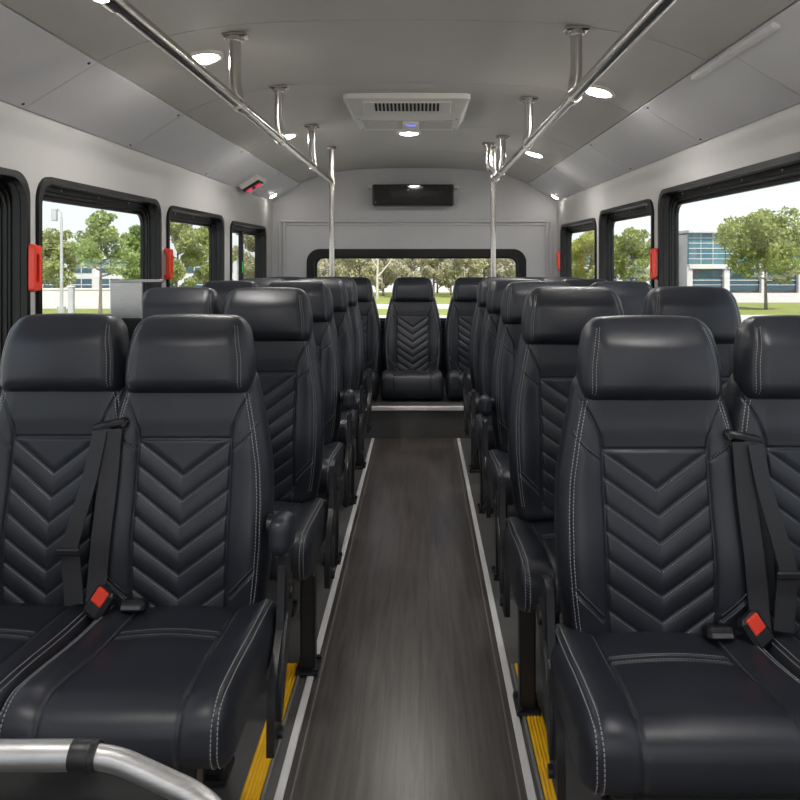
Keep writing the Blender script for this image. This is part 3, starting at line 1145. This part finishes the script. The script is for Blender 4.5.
# air conditioner
AXC, AY0, AY1 = -0.068, 3.50, 4.12
zt = 2.058
root = thing('ceiling_air_conditioner', 'ivory ceiling air conditioner with a slotted grille', 'air conditioner', (AXC, (AY0 + AY1) / 2, zt))
mb = MB()
hy = (AY1 - AY0) / 2
def frust(mb, hx0, hy0, z0, hx1, hy1, z1, oy=0.0):
    a = rrect(-hx0, hx0, -hy0, hy0, .03, 4)
    b = rrect(-hx1, hx1, -hy1, hy1, .03, 4)
    n = len(a)
    vs = [(x, y, z0) for x, y in a] + [(x, y + oy, z1) for x, y in b]
    fs = [(i, (i + 1) % n, (i + 1) % n + n, i + n) for i in range(n)]
    fs += [tuple(range(n)), tuple(range(2 * n - 1, n - 1, -1))]
    mb.add(vs, fs)
frust(mb, .305, hy, 0.02, .305, hy, -0.010)
frust(mb, .298, hy - .006, -0.010, .268, hy - .105, -0.060, 0.075)
mb.build('housing', M['white_plastic'], root, smooth=True, angle=25)
mb = MB()
mb.box((0, 0.10, -0.0605), (0.47, 0.24, 0.008), bev=.003)
mb.build('filter_panel', M['panel_plastic'], root)
sl_ = math.atan2(0.050, 0.174)           # slope of the front face
Rg = Matrix.Rotation(-sl_, 3, 'X')
gc = Vector((0, -hy + .006 + .085, -0.0345))
mb = MB()
mb.box(gc, (0.43, 0.120, 0.008), rot=Rg, bev=.003)
go = mb.build('grille', M['white_plastic'], root)
mb = MB()
for k in range(17):
    x = -0.150 + 0.300 * k / 16
    mb.box(gc + Rg @ Vector((x, -0.012, -0.0042)), (0.0105, 0.078, 0.003), rot=Rg)
mb.build('slots', M['dark_gap'], go)
mb = MB()
mb.box((0.015, 0.10, -0.070), (0.085, 0.22, 0.018), bev=.004)
co = mb.build('control_box', M['white_plastic'], root)
mb = MB()
mb.box((0.015, 0.020, -0.0795), (0.052, 0.022, 0.002))
mb.build('blue_display', M['blue_led'], co)
mb = MB()
for (x, y) in ((-.25, -.05), (.25, -.05), (-.25, .24), (.25, .24)):
    mb.disc((x, y, -0.0595), (0, 0, -1), 0.007, 0.004, 12)
mb.build('screw', M['panel_plastic'], root)

# monitor box on the rear header
root = thing('monitor', 'flat black monitor box on the wall above the rear window', 'monitor', (-0.068, 6.40, 1.735))
mb = MB()
mb.box((0, 0, 0.09), (0.70, 0.16, 0.18), bev=.008)
mb.build('housing', M['black_plastic'], root)
mb = MB()
mb.box((0, -0.082, 0.091), (0.675, 0.008, 0.160), rot=Matrix.Rotation(0.0, 3, 'X'), bev=.003)
mb.build('screen', M['screen'], root)
for s in (-1, 1):
    mb = MB()
    mb.box((s * .375, 0.04, 0.165), (0.05, 0.10, 0.03), bev=.008)
    mb.build('mount', M['white_plastic'], root)

# grab rails
def grab_rail(name, label, X, ystart, drops, ypole, zr, side, start_drop):
    root = thing(name, label, 'grab rail', (X, 0, 0), 0)
    r = MB()
    r.tube([(0, ystart, zr), (0, ypole, zr)], 0.0192, 18)
    r.build('rail', M['chrome'], root, smooth=True, angle=40)
    for y in drops:
        off = side * 0.010
        if y > 4.9:
            off = -side * 0.05
        zc = float(arch(X + off))
        d = MB()
        d.tube(smooth_path([(off, y, zc - .004), (off, y, zc - .06), (off * 1.0, y, zr + .085), (off * .3, y, zr + .035), (0, y, zr + .004)], 5), 0.0195, 16)
        do = d.build('drop_bracket', M['chrome'], root, smooth=True, angle=40)
        f = MB()
        f.box((off, y, zc - .009), (0.085, 0.052, 0.018), bev=.006)
        f.disc((off, y, zc - .014), (0, 0, -1), 0.028, 0.014, 20)
        f.build('flange', M['chrome'], do, smooth=True, angle=30)
        c = MB()
        c.tube([(0, y - .028, zr), (0, y + .028, zr)], 0.0245, 18)
        c.build('clamp', M['chrome'], do, smooth=True, angle=40)
    p = MB()
    zc = float(arch(X))
    p.tube([(0, ypole, 0.012), (0, ypole, zc - .002)], 0.0185, 18)
    po = p.build('pole', M['chrome'], root, smooth=True, angle=40)
    f = MB()
    f.disc((0, ypole, zc - .001), (0, 0, -1), 0.04, 0.012, 24, .03)
    f.disc((0, ypole, 0.0), (0, 0, 1), 0.045, 0.014, 24, .03)
    f.build('flange', M['chrome'], po, smooth=True, angle=30)
    c = MB()
    c.tube([(0, ypole, zr - .03), (0, ypole, zr + .03)], 0.024, 18)
    c.build('clamp', M['chrome'], po, smooth=True, angle=40)
    return root
grab_rail('grab_rail', 'stainless grab rail and pole along the ceiling left of the aisle', -0.62, 1.43, [1.46, 2.50, 3.27, 4.25], 5.13, 1.815, -1, True)
grab_rail('grab_rail', 'stainless grab rail and pole along the ceiling right of the aisle', 0.502, 0.8, [0.85, 2.43, 3.50, 4.62, 4.95], 5.12, 1.825, 1, True)

# entry rail in the left foreground
root = thing('entry_rail', 'bent stainless stanchion rail with a black collar in the left foreground', 'grab rail', (-0.42, 0.92, 0))
mb = MB()
mb.tube([(-0.62, 0, 0.674), (-0.010, 0, 0.677)], 0.0175, 24)
mb.build('thick_tube', M['brushed'], root, smooth=True, angle=40)
mb = MB()
mb.tube([(-0.015, 0, 0.677), (-0.012, 0, 0.677), (0.014, 0, 0.676), (0.017, 0, 0.676)], [0.0178, 0.0187, 0.0187, .0172], 24)
mb.tube([(0.006, 0, 0.676), (0.010, 0, 0.676)], [0.0195, 0.0195], 24)
mb.build('collar', M['black_plastic'], root, smooth=True, angle=40)
mb = MB()
mb.tube(fillet([(0.0, 0, 0.677), (0.04, 0, 0.672), (0.165, -.02, 0.632), (0.215, -.04, 0.57), (0.215, -.04, 0.012)], 0.07, 10), 0.0145, 20)
mb.disc((0.215, -.04, 0.0), (0, 0, 1), 0.04, 0.014, 24)
mb.build('thin_tube', M['brushed'], root, smooth=True, angle=40)
mb = MB()
mb.tube([(-0.60, 0, 0.0), (-0.60, 0, 0.665)], 0.0175, 20)
mb.disc((-0.60, 0, 0.0), (0, 0, 1), 0.04, 0.014, 24)
mb.build('post', M['brushed'], root, smooth=True, angle=40)

# divider panel by the left windows
root = thing('divider_panel', 'brushed metal divider panel standing by the left windows behind the front seats', 'divider panel', (-0.853, 2.135, 0))
mb = MB()
mb.box((0, 0, 1.172), (0.092, 0.012, 0.108), bev=.003)
mb.build('metal_sheet', M['brushed'], root)
mb = MB()
mb.box((0, 0, 0.648), (0.094, 0.018, 0.945), bev=.004)
mb.build('black_panel', M['black_plastic'], root)
mb = MB()
mb.tube([(0.055, 0, 0.17), (0.055, 0, 0.19)], 0.01)
mb.box((0, 0, 0.09), (0.10, 0.016, 0.18), bev=.004)
mb.box((0, 0, 0.006), (0.14, 0.08, 0.012), bev=.003)
mb.build('foot', M['black_metal'], root)
mb = MB()
mb.tube([(-0.046, 0, 1.227), (0.106, 0, 1.227)], 0.0055, 10)
mb.build('top_bar', M['brushed'], root, smooth=True, angle=40)

# ------------------------------------------------------------------ outdoors
def gz(y):
    return -0.75 - 0.033 * y
def strip(name, x0, x1, y0, y1, m, dz):
    mb = MB()
    mb.add([(x0, y0, gz(y0) + dz), (x1, y0, gz(y0) + dz), (x1, y1, gz(y1) + dz), (x0, y1, gz(y1) + dz),
            (x0, y0, gz(y0) - .3), (x1, y0, gz(y0) - .3), (x1, y1, gz(y1) - .3), (x0, y1, gz(y1) - .3)],
           [(0, 1, 2, 3), (7, 6, 5, 4), (0, 4, 5, 1), (1, 5, 6, 2), (2, 6, 7, 3), (3, 7, 4, 0)])
    return structure(mb.build(name, m))
strip('ground', -300, 300, -120, 420, M['asphalt'], 0.0)
strip('lawn_right', 8.9, 90, 41.0, 66, M['lawn'], 0.06)
strip('kerb_right', 8.6, 90, 39.6, 41.0, M['kerb'], 0.12)
strip('lawn_rear', -8.5, 8.5, 64, 125, M['lawn'], 0.05)
strip('lawn_verge', -8.5, 8.5, 43.5, 52, M['lawn'], 0.05)
strip('lawn_left', -60, -8.9, 44, 52, M['lawn'], 0.05)

def make_tree_mesh(seed, height, width, clear, n_leaf, leaf, shape='round', branches=9):
    """returns (trunk mesh builder, leaf verts, faces) with the base at the origin"""
    r = np.random.default_rng(seed)
    tb = MB()
    tr = height * 0.018 + 0.03
    lean = r.normal(0, .03, 2)
    top = Vector((lean[0] * height, lean[1] * height, height * 0.86))
    path = [Vector((0, 0, -0.3)), Vector((0, 0, 0.15)), Vector((lean[0] * .3 * height, lean[1] * .3 * height, height * .35)), top]
    sp = smooth_path(path, 6)
    tb.tube(sp, [tr * (1.35 if i < 2 else 1) * (1 - .85 * i / (len(sp) - 1)) + .008 for i in range(len(sp))], 9)
    centres = []
    for b in range(branches):
        f = clear + (0.92 - clear) * (b + r.uniform(0, .8)) / branches
        a = b * 2.4 + r.uniform(-.4, .4)
        z0 = height * f * 0.86
        start = Vector((lean[0] * z0, lean[1] * z0, z0))
        k = (f - clear) / (1 - clear)
        if shape == 'cone':
            rad = width / 2 * (1.0 - 0.75 * k)
        else:
            rad = width / 2 * math.sqrt(max(0.06, 1 - (2 * k - 0.85) ** 2 * .8))
        end = start + Vector((math.cos(a) * rad * .8, math.sin(a) * rad * .8, height * 0.10 + .2 * rad))
        mid = start.lerp(end, .5) + Vector((0, 0, -0.04 * height))
        bp = smooth_path([start, mid, end], 4)
        tb.tube(bp, [tr * .42 * (1 - .8 * i / (len(bp) - 1)) + .006 for i in range(len(bp))], 6)
        centres.append((end, rad * r.uniform(.30, .46)))
        centres.append((start.lerp(end, .55), rad * r.uniform(.28, .42)))
    centres.append((top + Vector((0, 0, height * .02)), width * .17))
    centres.append((top - Vector((0, 0, height * .12)), width * .24))
    C = np.array([list(c[0]) for c in centres])
    Rr = np.array([c[1] for c in centres])
    w = Rr ** 2
    pick = r.choice(len(C), n_leaf, p=w / w.sum())
    d = r.normal(0, 1, (n_leaf, 3))
    d /= np.linalg.norm(d, axis=1, keepdims=True)
    rad = r.uniform(0.25, 1, n_leaf) ** .5
    P = C[pick] + d * (Rr[pick] * rad)[:, None] * np.array([1, 1, .8])
    P[:, 2] = np.maximum(P[:, 2], 0.05)
    # each leaf cluster a bent quad
    t1 = r.normal(0, 1, (n_leaf, 3)); t1 /= np.linalg.norm(t1, axis=1, keepdims=True)
    t2 = r.normal(0, 1, (n_leaf, 3)); t2 -= t1 * (t1 * t2).sum(1, keepdims=True); t2 /= np.linalg.norm(t2, axis=1, keepdims=True)
    L = leaf * r.uniform(.6, 1.25, n_leaf)[:, None]
    V = np.concatenate([P - t1 * L, P + t2 * L * .55, P + t1 * L, P - t2 * L * .55], 1).reshape(-1, 3)
    F = [(4 * i, 4 * i + 1, 4 * i + 2, 4 * i + 3) for i in range(n_leaf)]
    return tb, V, F

def make_tree(name, label, pos, seed, height, width, clear, n_leaf, leaf, lm, shape='round', bark='bark', group=None, rz=0.0):
    root = thing(name, label, 'tree', (pos[0], pos[1], gz(pos[1])), rz, group)
    tb, V, F = make_tree_mesh(seed, height, width, clear, int(n_leaf * 1.4), leaf * .66, shape)
    tb.build('trunk', M[bark], root, smooth=True, angle=60)
    me = bpy.data.meshes.new('foliage')
    me.from_pydata([tuple(v) for v in V], [], F)
    me.materials.append(M[lm])
    link('foliage', me, root)
    return root

TG = 'trees around the car park'
make_tree('tree', 'broad round green tree on the lawn outside the large right window', (23.4, 50), 11, 7.0, 5.9, .28, 5200, .24, 'leaf_mid', group=TG)
make_tree('tree', 'young green tree outside the second right window', (17.2, 60), 12, 6.6, 4.4, .25, 3600, .22, 'leaf_mid', group=TG)
make_tree('tree', 'yellow-green tree filling the rearmost right window', (14.9, 66), 13, 7.0, 4.6, .12, 3800, .24, 'leaf_yellow', group=TG)
make_tree('tree', 'young open-crowned tree with a slim trunk outside the left window, right of the lamp post', (-17.4, 40), 14, 6.1, 3.6, .40, 2300, .19, 'leaf_green', 'cone', group=TG)
make_tree('tree', 'green tree behind the lamp post, at the left edge of the left window', (-34.8, 70), 15, 7.2, 5.2, .15, 3800, .28, 'leaf_mid', group=TG)
make_tree('tree', 'bright green tree at the right edge of the large left window', (-22.75, 59), 16, 6.9, 3.2, .12, 3600, .22, 'leaf_green', group=TG)
make_tree('tree', 'dense green tree on the left side of the narrow left window', (-17.3, 52), 17, 7.6, 3.9, .10, 4000, .22, 'leaf_mid', group=TG)
make_tree('tree', 'dense green tree on the right side of the narrow left window', (-17.0, 59.5), 18, 7.3, 3.6, .10, 4000, .22, 'leaf_mid', group=TG)
make_tree('tree', 'dull olive tree outside the rearmost left window', (-14.0, 63), 19, 7.6, 4.4, .08, 4000, .24, 'leaf_olive_hazed', group=TG)

# woodland beyond the rear window
FG = 'woodland trees beyond the rear window'
protos = []
for i, (lm, sd) in enumerate((('leaf_grey_hazed', 31), ('leaf_olive_hazed', 32), ('leaf_grey_hazed', 33), ('leaf_olive_hazed', 34))):
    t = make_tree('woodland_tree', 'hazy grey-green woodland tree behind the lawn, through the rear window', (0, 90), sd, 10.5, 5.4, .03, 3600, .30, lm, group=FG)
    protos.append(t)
spots = []
for row, (yy, nn) in enumerate(((86, 5), (92.5, 5), (99, 5), (105.5, 5), (112, 5))):
    for k in range(nn):
        spots.append((-13.4 + 6.3 * k + 2.4 * row % 6.3, yy + random.uniform(-.3, .3)))
for i, (x, y) in enumerate(spots):
    t = protos[i] if i < 4 else copy_tree(protos[i % 4])
    t.location = (x, y, gz(y) - .2)
    t.rotation_euler = (0, 0, random.uniform(0, 6.28))
    k = random.uniform(.88, 1.02)
    t.scale = (k, k, k * random.uniform(.9, 1.15))
root = thing('bare_tree', 'pale bare forked tree in front of the woods, through the rear window', 'tree', (-4.75, 80, gz(80)))
mb = MB()
mb.tube(smooth_path([(0, 0, -.3), (0, 0, 2.2), (.05, 0, 4.6), (-.05, 0, 8.2)], 6), [.17 - .006 * i for i in range(19)], 10)
mb.tube(smooth_path([(.02, 0, 2.4), (.7, .1, 3.2), (1.6, .2, 4.4), (2.2, .2, 6)], 6), [.11 - .004 * i for i in range(19)], 8)
mb.tube(smooth_path([(.03, 0, 3.4), (-.5, .1, 4.2), (-1.0, .2, 5.6)], 6), [.08 - .004 * i for i in range(13)], 8)
mb.build('trunk', M['pale_bark'], root, smooth=True, angle=60)

# lamp post on the left
root = thing('lamp_post', 'grey car-park lamp post with a box lamp, through the left window', 'lamp post', (-21.95, 45, gz(45)))
mb = MB()
mb.tube([(0, 0, 0), (0, 0, 5.9)], [.105, .075], 14)
mb.tube([(0, 0, -.2), (0, 0, .45)], [.24, .24], 16)
mb.build('pole', M['lamp_post'], root, smooth=True, angle=40)
mb = MB()
mb.tube(smooth_path([(0, 0, 5.8), (-.02, 0, 6.15), (-.18, 0, 6.38), (-.32, 0, 6.38)], 6), .05, 10)
mb.build('arm', M['lamp_post'], root, smooth=True, angle=40)
mb = MB()
mb.box((-.42, 0, 6.05), (.30, .30, .75), bev=.03)
mb.build('lamp_head', M['lamp_post'], root)

# low wall on the left
root = thing('garden_wall', 'low cream concrete wall running beyond the left windows', 'wall', (-26, 60, gz(60)))
mb = MB()
mb.box((0, 0, .55), (30, .35, 1.5))
mb.build('wall_body', M['concrete'], root)
mb = MB()
mb.box((0, 0, 1.34), (30.2, .5, .12), bev=.02)
mb.build('coping', M['concrete'], root)
root = thing('gate_post', 'square grey concrete post standing before the low cream wall', 'post', (-20.87, 44, gz(44)))
mb = MB()
mb.box((0, 0, .8), (.30, .30, 1.7), bev=.02)
mb.build('shaft', M['lamp_post'], root)
mb = MB()
mb.box((0, 0, 1.68), (.36, .36, .08), bev=.015)
mb.build('cap', M['concrete'], root)

# left building
def building(name, label, x0, x1, y, depth, z_top, rows, cols, win_m, win_w=.72, win_h=.66, roof_over=.4):
    base = gz(y)
    root = thing(name, label, 'building', ((x0 + x1) / 2, y, base))
    W = x1 - x0
    H = z_top - base
    mb = MB()
    mb.box((0, depth / 2, H / 2 - .5), (W, depth, H + 1))
    mb.build('wall', M['white_wall'], root)
    mb = MB()
    mb.box((0, depth / 2, H + .15), (W + roof_over, depth + roof_over, .5), bev=.05)
    mb.build('roof_edge', M['white_wall'], root)
    fh = H / rows
    cw = W / cols
    for r_ in range(rows):
        for c_ in range(cols):
            cx = -W / 2 + cw * (c_ + .5)
            cz = fh * (r_ + .52)
            mb = MB()
            mb.box((cx, -.02, cz), (cw * win_w, .12, fh * win_h))
            w = mb.build('window', win_m, root)
            mb = MB()
            mb.box((cx, -.09, cz), (.12, .06, fh * win_h))
            mb.box((cx, -.09, cz), (cw * win_w, .06, .12))
            mb.build('glazing_bar', M['white_wall'], w)
    return root
building('office_building', 'low white office with dark windows beyond the left wall', -58, -28, 112, 14, 0.9, 2, 7, M['dark_glass'])
# right building: glass curtain wall above a colonnade
def glass_office(label, x0, x1, y, depth, z_top, split, bays, name='office_building'):
    base = gz(y)
    root = thing(name, label, 'building', ((x0 + x1) / 2, y, base))
    W = x1 - x0
    H = z_top - base
    mb = MB()
    mb.box((0, depth / 2 + 1.2, H / 2 - .5), (W - .6, depth - 1, H + .4))
    mb.build('wall', M['white_wall'], root)
    mb = MB()
    mb.box((0, depth / 2, H + .1), (W + .5, depth + .8, .45), bev=.04)
    mb.build('roof_edge', M['white_wall'], root)
    mb = MB()
    mb.box((0, 0.6, split), (W + .3, 2.2, .75), bev=.04)
    mb.build('floor_band', M['white_wall'], root)
    cw = W / bays
    for k in range(bays):
        cx = -W / 2 + cw * (k + .5)
        h = H - split - .5
        mb = MB()
        mb.box((cx, .55, split + .4 + h / 2), (cw - .12, .2, h))
        c = mb.build('curtain_glass', M['curtain_glass'], root)
        mb = MB()
        n = max(3, int(h / .75))
        for q in range(1, n):
            mb.box((cx, .42, split + .4 + h * q / n), (cw - .12, .10, .13))
        for q in range(1, 3):
            mb.box((cx - (cw - .12) / 2 + (cw - .12) * q / 3, .42, split + .4 + h / 2), (.08, .08, h))
        mb.build('mullions', M['white_wall'], c)
        mb = MB()
        mb.box((cx, .62, split * .48), (cw - .3, .2, split * .74))
        g_ = mb.build('ground_window', M['dark_glass'], root)
        mb = MB()
        mb.box((cx, .5, split * .48), (cw - .3, .08, .12))
        mb.box((cx, .5, split * .3), (cw - .3, .08, .10))
        mb.build('glazing_bar', M['white_wall'], g_)
    for k in range(bays + 1):
        mb = MB()
        mb.box((-W / 2 + cw * k, .2, split / 2 - .3), (.9, .9, split + .6), bev=.03)
        mb.build('column', M['white_wall'], root)
    return root
glass_office('tall white office with a teal glass upper storey outside the large right window', 43.7, 92, 120, 20, 5.2, 4.3, 8)
glass_office('lower white office wing with teal glass, left of the tall office', 20, 43.2, 126, 14, 3.2, 4.4, 5)

# ------------------------------------------------------------------ light
w = bpy.data.worlds.new('World')
SC.world = w
w.use_nodes = True
nt = w.node_tree
bg = nt.nodes['Background']
sky = nt.nodes.new('ShaderNodeTexSky')
sky.sky_type = 'NISHITA'
sky.sun_disc = False
sky.sun_elevation = math.radians(52)
sky.sun_rotation = math.radians(200)
sky.air_density = 1.0
sky.dust_density = 0.8
sky.ozone_density = 1.0
hsv = nt.nodes.new('ShaderNodeHueSaturation')
hsv.inputs['Saturation'].default_value = 0.42
nt.links.new(sky.outputs['Color'], hsv.inputs['Color'])
hsv.inputs['Value'].default_value = 0.42
haze = nt.nodes.new('ShaderNodeMixRGB')          # thin bright haze over the blue sky
haze.inputs['Fac'].default_value = 0.72
haze.inputs[2].default_value = (0.60, 0.65, 0.735, 1)
nt.links.new(hsv.outputs['Color'], haze.inputs[1])
nt.links.new(haze.outputs['Color'], bg.inputs['Color'])
bg.inputs['Strength'].default_value = 0.97

sun = bpy.data.lights.new('sun', 'SUN')
sun.energy = 6.0
sun.angle = math.radians(1.0)
sun.color = (1.0, 0.95, 0.87)
so = bpy.data.objects.new('sun', sun)
COL.objects.link(so)
d = Vector((-0.25, 0.62, -0.95))     # high, from behind the bus
so.rotation_euler = d.to_track_quat('-Z', 'Y').to_euler()

# ------------------------------------------------------------------ camera
cam = bpy.data.cameras.new('camera')
cam.sensor_width = 36
cam.sensor_fit = 'HORIZONTAL'
cam.lens = 737 / 800 * 36
cam.shift_x = (400 - 421) / 800
cam.shift_y = (256 - 400) / 800
cam.clip_start = 0.05
cam.clip_end = 1500
co = bpy.data.objects.new('camera', cam)
COL.objects.link(co)
co.location = (0, 0, 1.3)
co.rotation_euler = (PI / 2, 0, 0)
SC.camera = co

vs = SC.view_settings
vs.view_transform = 'Standard'
vs.look = 'None'
vs.gamma = 1.0
vs.use_curve_mapping = False
vs.exposure = 0.28
SC.cycles.max_bounces = 10
SC.cycles.diffuse_bounces = 6
SC.cycles.transparent_max_bounces = 16
SC.cycles.sample_clamp_indirect = 4.0
SC.cycles.use_denoising = True
